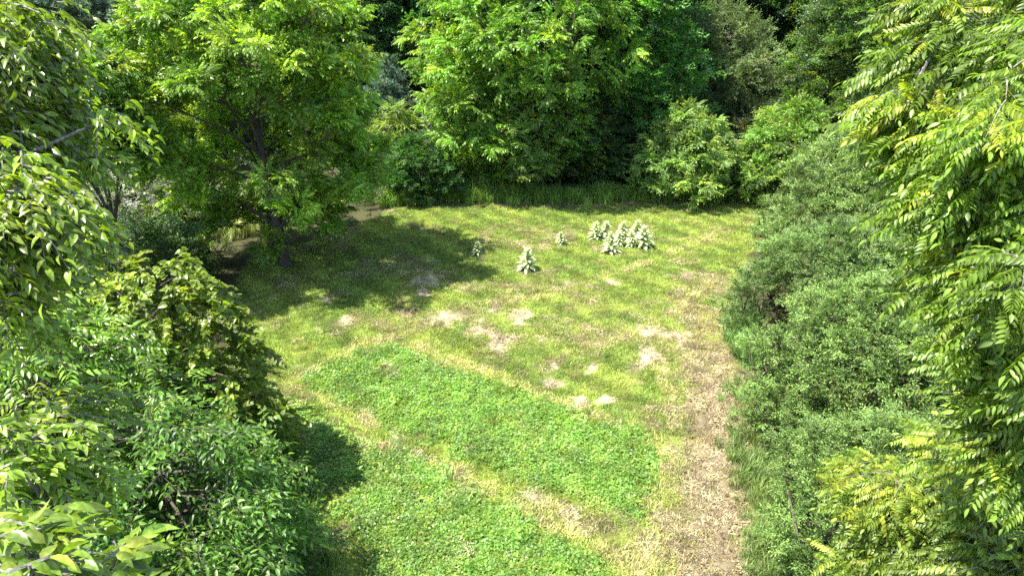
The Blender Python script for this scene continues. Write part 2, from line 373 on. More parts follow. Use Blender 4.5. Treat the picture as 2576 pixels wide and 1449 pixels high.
def zones(x, y):
    wx = x + (fbm(x * 1.3, y * 1.3, 3) - .5) * .9; wy = y + (fbm(x * 1.3, y * 1.3, 9) - .5) * .9
    z = {}
    z['lawn'] = sstep(.25, -.15, poly_sd(wx, wy, LAWN))
    sx = x + (fbm(x * 2.5, y * 2.5, 31) - .5) * .9; sy = y + (fbm(x * 2.5, y * 2.5, 32) - .5) * .9
    qx = x + (sx - x) * .4; qy = y + (sy - y) * .4; ca = sstep(.3, -.3, poly_sd(qx, qy, CLOVER_A)); cb = sstep(.3, -.3, poly_sd(qx, qy, CLOVER_B))
    pk = sstep(.3, .6, fbm(x * 1.4, y * 1.4, 40)) * .55 + .45
    z['ca'] = ca * pk; z['cb'] = cb * pk
    lines = np.zeros(np.shape(x))
    for i, l in enumerate(LINES): lines = np.maximum(lines, sstep(.2, .02, line_d(x + (sx - x) * .35, y + (sy - y) * .35, l)) * sstep(.32, .6, fbm(x * 1.7, y * 1.7, 50 + i)))
    z['lines'] = lines
    tr = sstep(1.1, .35, line_d(sx, sy, TRACK)); z['track'] = tr * sstep(21, 15, y)
    z['dry'] = np.clip(sstep(1.6, .3, line_d(sx, sy, DRY1)) * .6 + tr * .25 + sstep(.45, .75, fbm(x * .45, y * .45, 60)) * .38 * sstep(24, 18, y) * sstep(-2.5, 2.5, x + .25 * (y - 17)) + sstep(.5, .75, fbm(x * .8, y * .8, 62)) * .5 + sstep(33.0, 34.1, y) * .8, 0, 1)
    z['dry'] *= 1 - np.maximum(z['ca'], z['cb']) * .85
    b = np.zeros(np.shape(x))
    nb = (fbm(x * 4, y * 4, 70) - .5) * 2.4
    for bx, by, br in BW:
        d = np.hypot((x - bx), (y - by) * .75) / br; b = np.maximum(b, sstep(1.15, .55, d + nb))
    z['bare'] = b
    z['soil'] = sstep(.1, -.08, poly_sd(sx, sy, SOIL))
    return z
def lawn_colour(x, y, z):
    n1 = fbm(x * .7, y * .7, 80); n2 = fbm(x * 2.3, y * 2.3, 81)
    g1, g2 = np.array([.28, .335, .065]), np.array([.16, .235, .042])
    t = sstep(.3, .7, n1 * .5 + n2 * .5)[..., None]; c = g1 * t + g2 * (1 - t)
    stripe = (.5 + .5 * np.sin((x * .75 + y * .66 + .8 * fbm(x * .3, y * .3, 5)) * 4.6))[..., None]
    c = c * (.8 + .4 * stripe)
    dry = np.array([.34, .28, .13]); pale = np.array([.48, .47, .17])
    d = (z['dry'] * sstep(.25, .65, fbm(x * 4, y * 4, 90)))[..., None]; c = c * (1 - d) + dry * d
    k = (z['lines'] * .95)[..., None]; c = c * (1 - k) + pale * k
    return c
def height(x, y):
    return (fbm(x * .25, y * .25, 100) - .5) * .25 + (fbm(x * 1.5, y * 1.5, 101) - .5) * .05

xs = np.concatenate([np.linspace(-300, -16, 24)[:-1], np.arange(-16, 16.01, .125), np.linspace(16, 300, 24)[1:]])
ys = np.concatenate([np.linspace(-120, 7, 14)[:-1], np.arange(7, 37.01, .125), np.linspace(37, 420, 30)[1:]])
gx, gy = np.meshgrid(xs, ys); nx, ny = len(xs), len(ys)
zz = zones(gx, gy); gz = height(gx, gy)
lump = (fbm(gx * 5, gy * 5, 110, 3) - .5) * .34 * zz['track'] + (fbm(gx * 3, gy * 3, 111) - .3) * .35 * zz['soil'] - .015 * zz['bare']
gz = gz + lump
cc = lawn_colour(gx, gy, zz) * .62
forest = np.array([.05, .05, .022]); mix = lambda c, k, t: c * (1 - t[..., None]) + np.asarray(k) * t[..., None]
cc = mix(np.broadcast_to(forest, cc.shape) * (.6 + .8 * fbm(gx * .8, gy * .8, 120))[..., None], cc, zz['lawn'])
cc = mix(cc, [.08, .13, .02], np.maximum(zz['ca'], zz['cb'])); cc = mix(cc, [.16, .125, .085], zz['track'] * .85)
cc = mix(cc, [.40, .33, .22], zz['bare'] * .9); cc = mix(cc, [.46, .30, .21], zz['soil'])
def ground_material():
    m = bpy.data.materials.new('ground_surface'); m.use_nodes = True; t = m.node_tree; N = t.nodes; Lk = t.links.new
    b = N['Principled BSDF']; b.inputs['Roughness'].default_value = .95; b.inputs['Specular IOR Level'].default_value = .1
    a = N.new('ShaderNodeAttribute'); a.attribute_name = 'soil_colour'; tc = N.new('ShaderNodeTexCoord')
    n = N.new('ShaderNodeTexNoise'); n.inputs['Scale'].default_value = 22; n.inputs['Detail'].default_value = 8; n.inputs['Roughness'].default_value = .7
    mr = N.new('ShaderNodeMapRange'); mr.inputs[1].default_value = .3; mr.inputs[2].default_value = .7; mr.inputs[3].default_value = .5; mr.inputs[4].default_value = 1.35
    mu = N.new('ShaderNodeVectorMath'); mu.operation = 'SCALE'
    bp = N.new('ShaderNodeBump'); bp.inputs['Distance'].default_value = .04; bp.inputs['Strength'].default_value = .9
    Lk(tc.outputs['Object'], n.inputs[0]); Lk(n.outputs[0], mr.inputs[0]); Lk(a.outputs['Color'], mu.inputs[0]); Lk(mr.outputs[0], mu.inputs['Scale'])
    Lk(mu.outputs[0], b.inputs['Base Color']); Lk(n.outputs[0], bp.inputs['Height']); Lk(bp.outputs[0], b.inputs['Normal']); return m
M_ground = ground_material()
verts = np.stack([gx, gy, gz], -1).reshape(-1, 3); cflat = cc.reshape(-1, 3)
ii = np.arange((ny - 1) * (nx - 1)); r0 = ii // (nx - 1) * nx + ii % (nx - 1)
quads = np.stack([r0, r0 + 1, r0 + nx + 1, r0 + nx], 1)
mxc = lambda k: zz[k].reshape(-1)[quads].mean(1)
sel = np.zeros(len(quads), int); sel[mxc('track') > .5] = 1
bare_id = {}
qc = verts[quads].mean(1)
bz = mxc('bare')
for i, (bx, by, br) in enumerate(BW):
    k = (bz > .5) & (np.hypot(qc[:, 0] - bx, qc[:, 1] - by) < br * 1.5) & (sel == 0); sel[k] = 10 + i
sel[(mxc('soil') > .5)] = 2
def sheet(name, mask, label=None):
    q = quads[mask]
    if len(q) == 0: return
    u, inv = np.unique(q, return_inverse=True); me = bpy.data.meshes.new(name)
    me.from_pydata(verts[u].tolist(), [], inv.reshape(q.shape).tolist()); me.materials.append(M_ground)
    me.polygons.foreach_set('use_smooth', [True] * len(q))
    a = me.attributes.new('soil_colour', 'FLOAT_COLOR', 'POINT'); a.data.foreach_set('color', np.concatenate([cflat[u], np.ones((len(u), 1))], 1).astype(np.float32).ravel())
    o = link(name, me, None, 'structure')
    if label: o['label'] = label
sheet('ground', sel == 0, 'mown meadow floor running back into the shaded wood')
sheet('dirt_track', sel == 1, 'lumpy dry brown track along the right hand shrubs')
sheet('soil_bank', sel == 2, 'pinkish bare soil bank beside the weeds at the shrub edge')
for i in range(len(BW)): sheet('bare_patch', sel == 10 + i, 'pale worn bare patch in the mown grass')

# ------------------------------------------------------------------ grass, clover, straw
def field(x0, x1, y0, y1, dens):
    n = int((x1 - x0) * (y1 - y0) * dens); return rng.uniform(x0, x1, n), rng.uniform(y0, y1, n)
def upright(n, tilt=.15):
    return np.stack([rng.normal(0, tilt, n), rng.normal(0, tilt, n), rng.uniform(0, 6.28, n)], 1)
def put(name, kind, x, y, keep, scl, tint, label, cat=None, tilt=.12):
    x, y, tint, scl = x[keep], y[keep], tint[keep], scl[keep]
    o = scatter(name, kind, np.stack([x, y, height(x, y)], 1), upright(len(x), tilt), scl, tint)
    return tag(o, label, cat)
x, y = field(-13, 13, 8.5, 36.5, 62); z = zones(x, y); n = len(x); u = rng.random(n)
c = lawn_colour(x, y, z) * rng.uniform(.65, 1.4, (n, 1))
keep = (u < z['lawn']) & (rng.random(n) > z['bare'] * 1.1) & (rng.random(n) > np.maximum(z['ca'], z['cb']) * .5) & (rng.random(n) > z['track'] * .6) & (z['soil'] < .4)
put('mown_grass', 'lawn', x, y, keep, rng.uniform(.7, 1.25, n) * (1 + .4 * z['lines']), c, 'short mown yellow green grass covering the clearing', 'grass')
for nm, key, lab in (('clover_patch', 'ca', 'bright green clover strip between the pale mower lines'), ('clover_patch', 'cb', 'bright green clover strip nearest the camera below the mown lane')):
    x, y = field(-9, 7, 8.3, 24, 75); z = zones(x, y); n = len(x)
    v = fbm(x * 2, y * 2, 140)[:, None]
    c = np.array([.15, .275, .045]) * (.45 + 1.15 * v) * rng.uniform(.8, 1.25, (n, 1)) + np.array([.09, .06, .01]) * (rng.random((n, 1)) < .3)
    keep = (rng.random(n) < z[key] * 1.1) & (z['lawn'] > .2)
    put(nm, 'clover', x, y, keep, rng.uniform(.7, 1.4, n), c, lab, 'clover', .25)
x, y = field(-12, 10, 8.4, 35, 34); z = zones(x, y); n = len(x)
c = np.where(rng.random((n, 1)) < .5, np.array([[.42, .35, .21]]), np.array([[.20, .155, .09]])) * rng.uniform(.6, 1.35, (n, 1))
keep = (rng.random(n) < np.clip(z['track'] * .55 + z['dry'] * .4 + z['lines'] * .3 + z['bare'] * .35 + .02, 0, 1) * z['lawn']) & (z['soil'] < .5)
put('cut_straw', 'straw', x, y, keep, rng.uniform(.7, 1.4, n), c, 'dry cut straw lying along the track and mower lines', 'straw')

x, y = field(1, 8, 8.2, 20, 110); z = zones(x, y); n = len(x)
c = np.array([.22, .16, .10]) * rng.uniform(.5, 1.4, (n, 1)); keep = rng.random(n) < z['track'] * sstep(.35, .6, fbm(x * 2.2, y * 2.2, 160))
put('soil_clods', 'clod', x, y, keep, rng.uniform(.03, .13, n), c, 'crumbly brown soil clods churned up along the middle of the track', 'soil', .4)

def strip(name, pts, n, w_, h, c, label, cat='grass'):
    pts = [np.array(G(*p)) for p in pts]; t = rng.random(n) * (len(pts) - 1); i = t.astype(int); f = (t - i)[:, None]; A = np.array(pts)
    p = A[i] * (1 - f) + A[i + 1] * f + rng.normal(0, w_, (n, 2)); nn = fbm(p[:, 0] * 1.2, p[:, 1] * 1.2, 150)
    k = rng.random(n) < sstep(.25, .55, nn) + .2; p = p[k]; nn = nn[k]; m = len(p)
    tint = np.array(c) * rng.uniform(.7, 1.3, (m, 1)) + np.array([.05, .02, 0]) * (rng.random((m, 1)) < .2)
    tag(scatter(name, 'tall', np.stack([p[:, 0], p[:, 1], height(p[:, 0], p[:, 1])], 1), upright(m, .12), h * rng.uniform(.5, 1.2, m) * (.6 + nn), tint), label, cat)
strip('tall_grass', [(980, 505), (1100, 500), (1300, 503), (1500, 500), (1700, 497), (1950, 497)], 2600, .4, .8, [.2, .33, .06], 'unmown tall grass fringe along the far wood edge')
strip('tall_grass', [(1130, 480), (1170, 440), (1200, 470), (1150, 420), (1230, 490)], 1300, .9, 1.3, [.26, .38, .08], 'pale tall grass bank between the round bush and the middle walnut')
strip('tall_grass', [(430, 590), (480, 575), (560, 565), (620, 580)], 800, .7, .9, [.28, .33, .13], 'pale tall grass behind the little forked sapling')
strip('weed_clump', [(1862, 790), (1872, 830), (1880, 870), (1888, 915)], 380, .24, .7, [.13, .24, .06], 'tall green weeds beside the soil bank', 'weeds')
strip('tall_grass', [(1885, 960), (1895, 1080), (1905, 1200), (1925, 1330), (1945, 1449)], 420, .3, .45, [.15, .23, .06], 'rough grass fringe between the dry track and the shrubs')
strip('tall_grass', [(700, 1240), (715, 1330), (735, 1449), (740, 1520)], 350, .3, .6, [.09, .16, .03], 'rough grass at the foot of the vine covered tree')

# ------------------------------------------------------------------ trees
def bez(a, b, c, n):
    t = np.linspace(0, 1, n)[:, None]; return (1 - t) ** 2 * a + 2 * t * (1 - t) * b + t * t * c
def clumps_env(cx, cyy, z0, z1, rx, ry, n, prof, seed, minsep, back=1.0, inner=.45):
    r_ = np.random.default_rng(seed); out = []; tries = 0
    while len(out) < n and tries < n * 30:
        tries += 1; uu = r_.random(); az = r_.uniform(-math.pi, math.pi)
        rr = np.interp(uu, *prof) * (1 + .95 * (fbm(az * 1.6 + 20, uu * 4 + seed, seed, 3) - .5) + .25 * (fbm(az * 5 + 20, uu * 11, seed + 1, 2) - .5))
        q = inner + (1 - inner) * math.sqrt(r_.random())
        p = np.array([cx + rx * rr * q * math.cos(az), cyy + ry * rr * q * math.sin(az), z0 + (z1 - z0) * uu])
        if p[1] > cyy + .35 * ry and r_.random() > back: continue
        if out and np.min(np.linalg.norm(np.array(out) - p, axis=1)) < minsep: continue
        out.append(p)
    return np.array(out)
OVAL = ([0, .12, .35, .6, .8, 1], [.55, .9, 1, .9, .65, .12])
SKIRT = ([0, .1, .3, .55, .8, 1], [.7, .95, 1, .85, .6, .1])
DOME = ([0, .3, .6, .85, 1], [1, .98, .82, .5, .1])
CONE = ([0, .1, .5, 1], [.7, 1, .6, .05])

def make_tree(name, base, H, clumps, cr, species, label, cat, tint, trunk_r=.2, bark=None, nspray=14, sscale=.6, limbs=8, group=None,
              parts=0, twigs=0, lean=(0, 0), flat=.8, droop=.1, tipyellow=.25, seed=1, fol='foliage', upd=.25, fork=.42, yellow=(.15, .12, .01), wild=.0):
    """one tree: trunk, branch objects, joined twigs, foliage; optionally the nearest leaves as objects of their own"""
    bark = bark or M_bark; r_ = np.random.default_rng(seed); base = np.array([base[0], base[1], height(base[0], base[1]) - .05])
    root = empty(name, tuple(base), label, cat, group)
    fork = .9 if species == 'pine' else fork
    top = base + [lean[0], lean[1], H * fork]; k = 9
    tp = np.array([base + (top - base) * t for t in np.linspace(0, 1, k)]); tp[1:, :2] += np.cumsum(r_.normal(0, .018 * H / 3, (k - 1, 2)), 0)
    rad = trunk_r * (1 - (.88 if fork > .8 else .45) * np.linspace(0, 1, k)); rad[0] *= 1.35
    mb = MB(); mb.tube(tp - base, rad, 9); link('trunk', mb.mesh('trunk', [bark], True), root)
    C = np.asarray(clumps); ax = tp[:, 2]
    nodes = [tp]; 
    if limbs and len(C):
        order = [int(np.argmax(np.linalg.norm((C - tp[-1])[:, :2], axis=1)))]; D = np.linalg.norm(C - C[order[0]], axis=1)
        for _ in range(min(limbs, len(C)) - 1):
            j = int(np.argmax(D)); order.append(j); D = np.minimum(D, np.linalg.norm(C - C[j], axis=1))
        for j in order:
            e = C[j]; hd = np.linalg.norm(e[:2] - tp[0][:2]); zs = max(base[2] + .12 * H, min(e[2] - .55 * hd, base[2] + (top[2] - base[2]) * r_.uniform(.75, .98)))
            s0 = np.array([np.interp(zs, ax, tp[:, 0]), np.interp(zs, ax, tp[:, 1]), zs]); mid = (s0 + e) / 2 + (e - s0) * [-.12, -.12, .12] + r_.normal(0, .06 * hd + .02, 3)
            pts = bez(s0, mid, e, 8); lr = np.interp(zs, ax, rad) * .55; lr = max(.02, min(lr, .1))
            mb = MB(); mb.tube(pts - base, lr * (1 - .8 * np.linspace(0, 1, 8)), 6); link('branch', mb.mesh('branch', [bark], True), root); nodes.append(pts)
    A = np.concatenate(nodes); tw = MB(); pos = []; dirs = []; ups = []; cen = []
    axis2 = np.array([base[0] + lean[0] * .5, base[1] + lean[1] * .5])
    for ci, cpt in enumerate(C):
        dd = np.linalg.norm(A - cpt, axis=1) + 1.2 * np.maximum(0, A[:, 2] - cpt[2] + .1); s0 = A[int(np.argmin(dd))]
        L = np.linalg.norm(cpt - s0)
        if L > .15: tw.tube(bez(s0 - base, (s0 + cpt) / 2 - base + [0, 0, .1 * L], cpt - base, 4), np.array([1, .8, .6, .35]) * max(.008, min(.035, .02 * L + .006)), 4, cap=False)
        out = np.array([*(cpt[:2] - axis2), 0.0]); out = out / (np.linalg.norm(out) + 1e-6)
        if twigs:
            for t in range(twigs):
                a = r_.uniform(0, 6.283); e = np.array([math.cos(a), math.sin(a), r_.uniform(-.25, .55)]) + out * .9; e /= np.linalg.norm(e)
                tl = cr * r_.uniform(.6, 1.15); t0 = cpt + r_.normal(0, cr * .22, 3)
                pts = np.array([t0 + e * tl * q - np.array([0, 0, droop * tl * q * q * 2]) for q in (0, .33, .66, 1)])
                tw.tube(pts - base, [.007, .006, .004, .002], 3, cap=False)
                for q in range(nspray):
                    f = .08 + .92 * (q + .5 * r_.random()) / nspray; pp = t0 + e * tl * f - np.array([0, 0, droop * tl * f * f * 2])
                    sd = np.cross(e, Z); sd /= np.linalg.norm(sd) + 1e-9; sg = 1 if q % 2 else -1
                    ld = e * r_.uniform(.4, 1.0) + sd * sg * r_.uniform(.4, 1.1) + Z * (upd * r_.uniform(-1, 1) - droop * .8)
                    pos.append(pp); dirs.append(ld); ups.append(Z + r_.normal(0, .48 + wild, 3)); cen.append(cpt)
        else:
            for q in range(nspray):
                v = r_.normal(0, 1, 3); v /= np.linalg.norm(v); v[2] = abs(v[2]) if r_.random() < .75 else v[2]
                rr = cr * r_.uniform(.35, 1) ** .6; pp = cpt + v * [rr, rr, rr * flat]
                pos.append(pp - (v + out * .5) * sscale * .4); dirs.append(out * .6 + v * [1, 1, .8] + Z * (upd - droop)); ups.append(Z + r_.normal(0, .5 + wild, 3) + out * .4); cen.append(cpt)
    if tw.v: link('twigs', tw.mesh('twigs', [bark]), root, 'stuff')
    pos = np.array(pos); dirs = np.array(dirs); ups = np.array(ups); n = len(pos)
    pos[:, 2] = np.maximum(pos[:, 2], base[2] + .12)
    rot = eulers(dirs, ups); scl = sscale * r_.uniform(.55 if twigs else .7, 1.25, n)
    hfrac = np.clip((pos[:, 2] - base[2]) / H, 0, 1)
    exps = np.clip(((pos - np.array(cen))[:, 2] / (cr * flat + 1e-6)) * .9 + .35, .05, 1.6)
    cy_ = fbm(np.array(cen)[:, 0] * 2.3 + 9, np.array(cen)[:, 2] * 2.3 + np.array(cen)[:, 1] * 2, seed + 5)
    yel = (r_.random(n) < tipyellow * exps * 2.4 * sstep(.35, .62, cy_))[:, None] * r_.uniform(.3, 1, (n, 1))
    cl = {}
    T = np.array(tint) * r_.uniform(.72, 1.3, (n, 1)) + yel * np.array(yellow)
    cid = fbm(np.array(cen)[:, 0] * 1.7, np.array(cen)[:, 2] * 1.7 + np.array(cen)[:, 1], seed)[:, None]; T = T * (.45 + 1.15 * cid)
    rest = np.ones(n, bool)
    if parts:
        px, py, pz = project(pos); inside = (px > -30) & (px < 2606) & (py > -30) & (py < 1480) & (pz > 1)
        idx = np.where(inside)[0]; idx = idx[np.argsort(pz[idx])][:parts]; rest[idx] = False
        ms = OBJV[species]
        proto = None
        for i in idx:
            o = bpy.data.objects.new('leaf', ms[int(r_.integers(len(ms)))]); col.objects.link(o); o.parent = root
            o.location = pos[i] - base; o.rotation_euler = rot[i]; s_ = float(scl[i]); o.scale = (s_, s_, s_); o.color = (*[float(q) for q in T[i]], 1)
    scatter(fol, species, pos[rest], rot[rest], scl[rest], T[rest], root)
    return root

WAL = [.165, .28, .032]
def px_clumps(lst):                # (x, y, depth, spread in metres, count)
    out = []; r_ = np.random.default_rng(len(lst))
    for (x_, y_, d_, s_, k_) in lst:
        c0 = P(x_, y_, d_); out.append(c0)
        for _ in range(k_): out.append(c0 + r_.normal(0, s_, 3) * [1, 1, .8])
    return np.array(out)

# the large walnut standing in the clearing
A0 = G(720, 668)
cl = clumps_env(A0[0] - .45, A0[1] + .1, 1.1, 12.2, 4.45, 4.5, 190, ([0, .06, .18, .45, .7, .9, 1], [.35, .55, .9, 1, .85, .5, .1]), 11, .9, inner=.4)
r3 = np.random.default_rng(3); cl = cl[~((np.abs(cl[:, 0] - A0[0] + .2) < 1.5) & (cl[:, 2] < 7.5) & (cl[:, 1] < A0[1] + .4) & (r3.random(len(cl)) < .9))]
make_tree('walnut_tree', A0, 14, cl, .72, 'walnut_far', 'large spreading walnut tree with dark forked trunk casting shade on the lawn', 'tree', WAL, .2, nspray=15, sscale=.68, flat=.85, limbs=16, droop=.25, tipyellow=.45, seed=11, lean=(-.8, .3))
# middle walnut at the far edge and the trees round it
def far_tree(name, X_, Y_, H, rx, n, species, label, tint, z0=.8, cr=1.1, prof=OVAL, seed=1, nspray=12, sscale=.8, back=.35, cat='tree', group=None, trunk_r=.22, bark=None, limbs=7, yellow=.2, sep=.7, droop=.15, upd=.25, inner=.5, **kw):
    cl = clumps_env(X_, Y_, z0, H * .97, rx, rx, n, prof, seed, sep, back, inner)
    return make_tree(name, (X_, Y_), H, cl, cr, species, label, cat, tint, trunk_r, bark, nspray, sscale, limbs, group, seed=seed, tipyellow=yellow, droop=droop, upd=upd, **kw)
far_tree('walnut_tree', .7, 37.8, 15.5, 5.2, 270, 'walnut_far', 'tall bright walnut tree in the middle of the far wood edge', [.16, .29, .04], seed=21, prof=([0, .06, .18, .45, .7, .9, 1], [.45, .65, .9, 1, .85, .5, .1]), flat=.85, sep=.9, yellow=.35, droop=.25, back=.6)
far_tree('young_walnut_tree', .9, 34.9, 7.2, 1.7, 62, 'walnut_far', 'slender pale walnut standing before the tall middle walnut', [.16, .26, .06], z0=.9, cr=.6, seed=22, nspray=9, sscale=.5, trunk_r=.09, bark=M_greybark, yellow=.35, back=1, limbs=5)
far_tree('maple_tree', 5.6, 40.5, 16, 5.0, 300, 'broad', 'dark green maple rising right of the tall middle walnut', [.085, .225, .035], seed=23, sscale=.9, yellow=.12)
far_tree('maple_tree', 3.4, 37.3, 5.6, 2.8, 90, 'broad', 'low dark leafy maple under the tall middle walnut', [.04, .10, .02], z0=.7, seed=24, sscale=.8, trunk_r=.1, yellow=.1)
far_tree('small_walnut_tree', *G(1712, 500), 4.7, 2.3, 80, 'walnut_far', 'small bright walnut on the far lawn edge, left of its twin', [.17, .27, .06], z0=.7, cr=.7, seed=25, nspray=10, sscale=.58, trunk_r=.07, yellow=.4, back=1, prof=DOME, limbs=6)
far_tree('small_walnut_tree', *G(1965, 492), 4.9, 2.5, 95, 'walnut_far', 'small rounded walnut at the far right lawn corner', [.14, .25, .04], z0=.6, cr=.7, seed=26, nspray=10, sscale=.58, trunk_r=.07, yellow=.35, back=1, prof=DOME, limbs=6)
far_tree('bramble_bush', *G(1850, 497), 2.0, 1.6, 34, 'broad', 'low tangled bush between the two small walnuts', [.075, .14, .03], z0=.3, cr=.6, seed=27, sscale=.6, trunk_r=.03, cat='bush', prof=DOME, back=1, limbs=3)
far_tree('round_bush', *G(1062, 502), 3.2, 1.75, 95, 'broad', 'round dark green bush beside the big walnut at the wood edge', [.045, .125, .022], z0=.3, sep=.34, inner=.6, cr=.5, seed=28, sscale=.5, trunk_r=.05, cat='bush', prof=DOME, back=1, limbs=4, yellow=.05)
far_tree('young_walnut_tree', -6.3, 37.5, 4.4, 1.2, 34, 'walnut_far', 'yellow green young walnut just behind the round dark bush', [.18, .26, .06], z0=1.2, cr=.6, seed=29, nspray=9, sscale=.55, trunk_r=.06, yellow=.4, limbs=3)
far_tree('cedar_tree', -7.3, 41.5, 6.2, 2.2, 110, 'pine', 'bluish cedar with upright shoots between the two tall walnuts', [.11, .19, .13], z0=.6, cr=.8, prof=CONE, seed=30, nspray=12, sscale=.9, yellow=.15, upd=.9, trunk_r=.12)
far_tree('olive_bush', -5.2, 41.5, 3.8, 1.8, 50, 'olive', 'greyish bush at the foot of the bluish cedar', [.16, .21, .13], z0=.5, cr=.8, seed=31, trunk_r=.05, cat='bush', prof=DOME)
far_tree('olive_tree', 12.0, 42.5, 9.2, 3.6, 170, 'olive', 'grey green tree with pale forked stem behind the small walnuts', [.12, .19, .05], z0=2.2, cr=.95, seed=32, sscale=.85, bark=M_greybark, trunk_r=.14, yellow=.15)
far_tree('maple_tree', 19.5, 38.0, 13, 4.6, 230, 'broad', 'dark tree with glinting leaves behind the pale green walnut branches', [.08, .16, .03], z0=1.0, seed=33, sscale=.9)
far_tree('hedge_bush', 15.5, 38.5, 4.5, 3.2, 90, 'olive', 'dark shrubby thicket behind the small rounded walnut', [.045, .085, .025], z0=.4, cr=.9, seed=34, trunk_r=.05, cat='bush', prof=DOME)
far_tree('hedge_bush', 8.6, 38.3, 4.2, 3.0, 85, 'olive', 'very dark thicket under the maples left of the small walnut', [.035, .065, .025], z0=.4, cr=.9, seed=35, trunk_r=.05, cat='bush', prof=DOME)
# pines and woods beyond
PINE = [.16, .24, .14]
far_tree('pine_tree', -24.5, 41.0, 17, 4.6, 170, 'pine', 'tall bluish pine behind the near leafy branches on the far left', PINE, z0=3, cr=1.3, prof=CONE, seed=41, nspray=14, sscale=1.25, upd=.7, group='pines beyond the left trees')
far_tree('pine_tree', -19.0, 44.0, 17, 4.2, 150, 'pine', 'pale tipped pine directly left of the big walnut crown', [.18, .27, .16], z0=3, cr=1.3, prof=CONE, seed=42, nspray=14, sscale=1.25, upd=.7, group='pines beyond the left trees')
wood = [(-13.5, 49, 20, 5.5, [0.085, 0.187, 0.051]), (-6.8, 47, 19, 4.3, [0.06, 0.145, 0.043]), (-2.0, 52, 22, 5.5, [0.085, 0.187, 0.051]), (9.5, 49, 21, 5.2, [0.042, 0.107, 0.026]), (14.5, 51, 21, 4.8, [0.036, 0.09, 0.024]), (19.5, 50, 21, 5.5, [0.048, 0.119, 0.03]), (26, 47, 20, 5.5, [0.042, 0.101, 0.026]), (25.5, 38, 15, 4.5, [0.053, 0.113, 0.034]), (-29, 52, 20, 6, [0.085, 0.187, 0.043]), (33, 52, 21, 6, [0.048, 0.107, 0.03]), (-35, 46, 19, 6, [0.085, 0.17, 0.051])]
wl = ['tall wood tree showing over the big walnut crown', 'dark wood tree in the gap between the two tall walnuts', 'tall wood tree directly behind the middle walnut', 'deep green wood tree behind the dark maple', 'very dark wood tree behind the grey green tree',
      'wood tree over the small rounded walnut', 'dark wood tree above the grey green shrubs', 'wood tree behind the pale green walnut branches', 'sunny wood tree behind the left pines', 'outermost wood tree in the right corner of the wood', 'outermost wood tree in the left corner of the wood']
for i, (a, b, h_, r_x, t_) in enumerate(wood):
    far_tree('wood_tree', a, b, h_, r_x, 190, 'broad', wl[i], t_, z0=1.5, cr=1.5, seed=60 + i, nspray=13, sscale=1.25, group='trees of the wood beyond the clearing', back=.1, sep=1.0, limbs=6)
# far-off wood as one mass
n = 9000; fx = rng.uniform(-75, 75, n); fy = 62 + rng.uniform(0, 12, n) + 3 * np.sin(fx * .3); fz = rng.uniform(.3, 1, n) * 24 * rng.random(n) ** .6
dd = np.stack([rng.normal(0, .6, n), -np.ones(n), rng.normal(.1, .4, n)], 1)
tag(scatter('far_woods', 'broad', np.stack([fx, fy, fz], 1), eulers(dd, Z + rng.normal(0, .3, (n, 3))), rng.uniform(1.6, 2.6, n), np.array([.035, .085, .022]) * rng.uniform(.6, 1.3, (n, 1))), 'dense wood closing the view beyond the nearer trees', 'woods')
n = 2600; fx = rng.uniform(-34, 34, n); fy = rng.uniform(37.5, 58, n); q = rng.random(n) < .9
dd = np.stack([rng.normal(0, .7, n), -np.abs(rng.normal(.5, .5, n)), rng.uniform(0, 1, n)], 1)
tag(scatter('undergrowth', 'olive', np.stack([fx, fy, rng.uniform(.05, 1.3, n)], 1), eulers(dd, Z + rng.normal(0, .3, (n, 3))), rng.uniform(.7, 1.3, n), np.array([.05, .09, .025]) * rng.uniform(.5, 1.3, (n, 1))), 'dark low undergrowth on the floor of the wood', 'undergrowth')

# left edge, middle distance
far_tree('sapling', *G(460, 596), 2.6, 1.2, 22, 'walnut_far', 'little forked sapling in the gap left of the big walnut', [.11, .18, .035], z0=1.0, cr=.45, seed=70, nspray=8, sscale=.45, trunk_r=.06, yellow=.4, back=1, limbs=3)
far_tree('silverberry_bush', -17.0, 30.5, 4.8, 2.5, 85, 'olive', 'silvery pale bush left of the little forked sapling', [.48, .51, .40], z0=.4, cr=.7, seed=71, nspray=12, sscale=.6, trunk_r=.05, cat='bush', prof=DOME, yellow=0, bark=M_greybark)
far_tree('thicket_bush', -14.4, 24.0, 2.5, 2.2, 80, 'broad', 'green thicket in front of the silvery bush', [.05, .11, .025], z0=.3, cr=.7, seed=72, sscale=.6, trunk_r=.05, cat='bush', prof=DOME, back=1)
far_tree('thicket_bush', -19.5, 34, 4.5, 3.2, 80, 'olive', 'dark thicket behind the silvery bush', [.05, .08, .03], z0=.3, cr=.9, seed=73, sscale=.8, trunk_r=.05, cat='bush', prof=DOME, back=.5)
far_tree('walnut_tree', -13.7, 22.0, 9.2, 1.9, 90, 'walnut_far', 'narrow walnut with yellow tips left of the big walnut', [.13, .225, .035], z0=5.2, cr=.7, seed=74, nspray=12, sscale=.55, trunk_r=.13, yellow=.4, prof=OVAL, back=.8, sep=.5, limbs=9, droop=.25)
far_tree('ash_tree', -10.6, 12.0, 7.0, 2.5, 95, 'ash_leaf', 'glossy leaved ash tree behind the near left branches', [.14, .235, .025], z0=1.0, cr=.8, seed=75, nspray=7, twigs=6, sscale=.34, trunk_r=.1, yellow=.2, back=.8, sep=.45, limbs=8, parts=250)
far_tree('ash_tree', -8.3, 9.9, 6.2, 2.2, 95, 'ash_leaf', 'glossy leaved ash tree beside the vine covered tree', [.13, .235, .025], z0=.8, cr=.75, seed=76, nspray=7, twigs=6, sscale=.32, trunk_r=.1, yellow=.15, back=.8, sep=.45, limbs=8, parts=250)
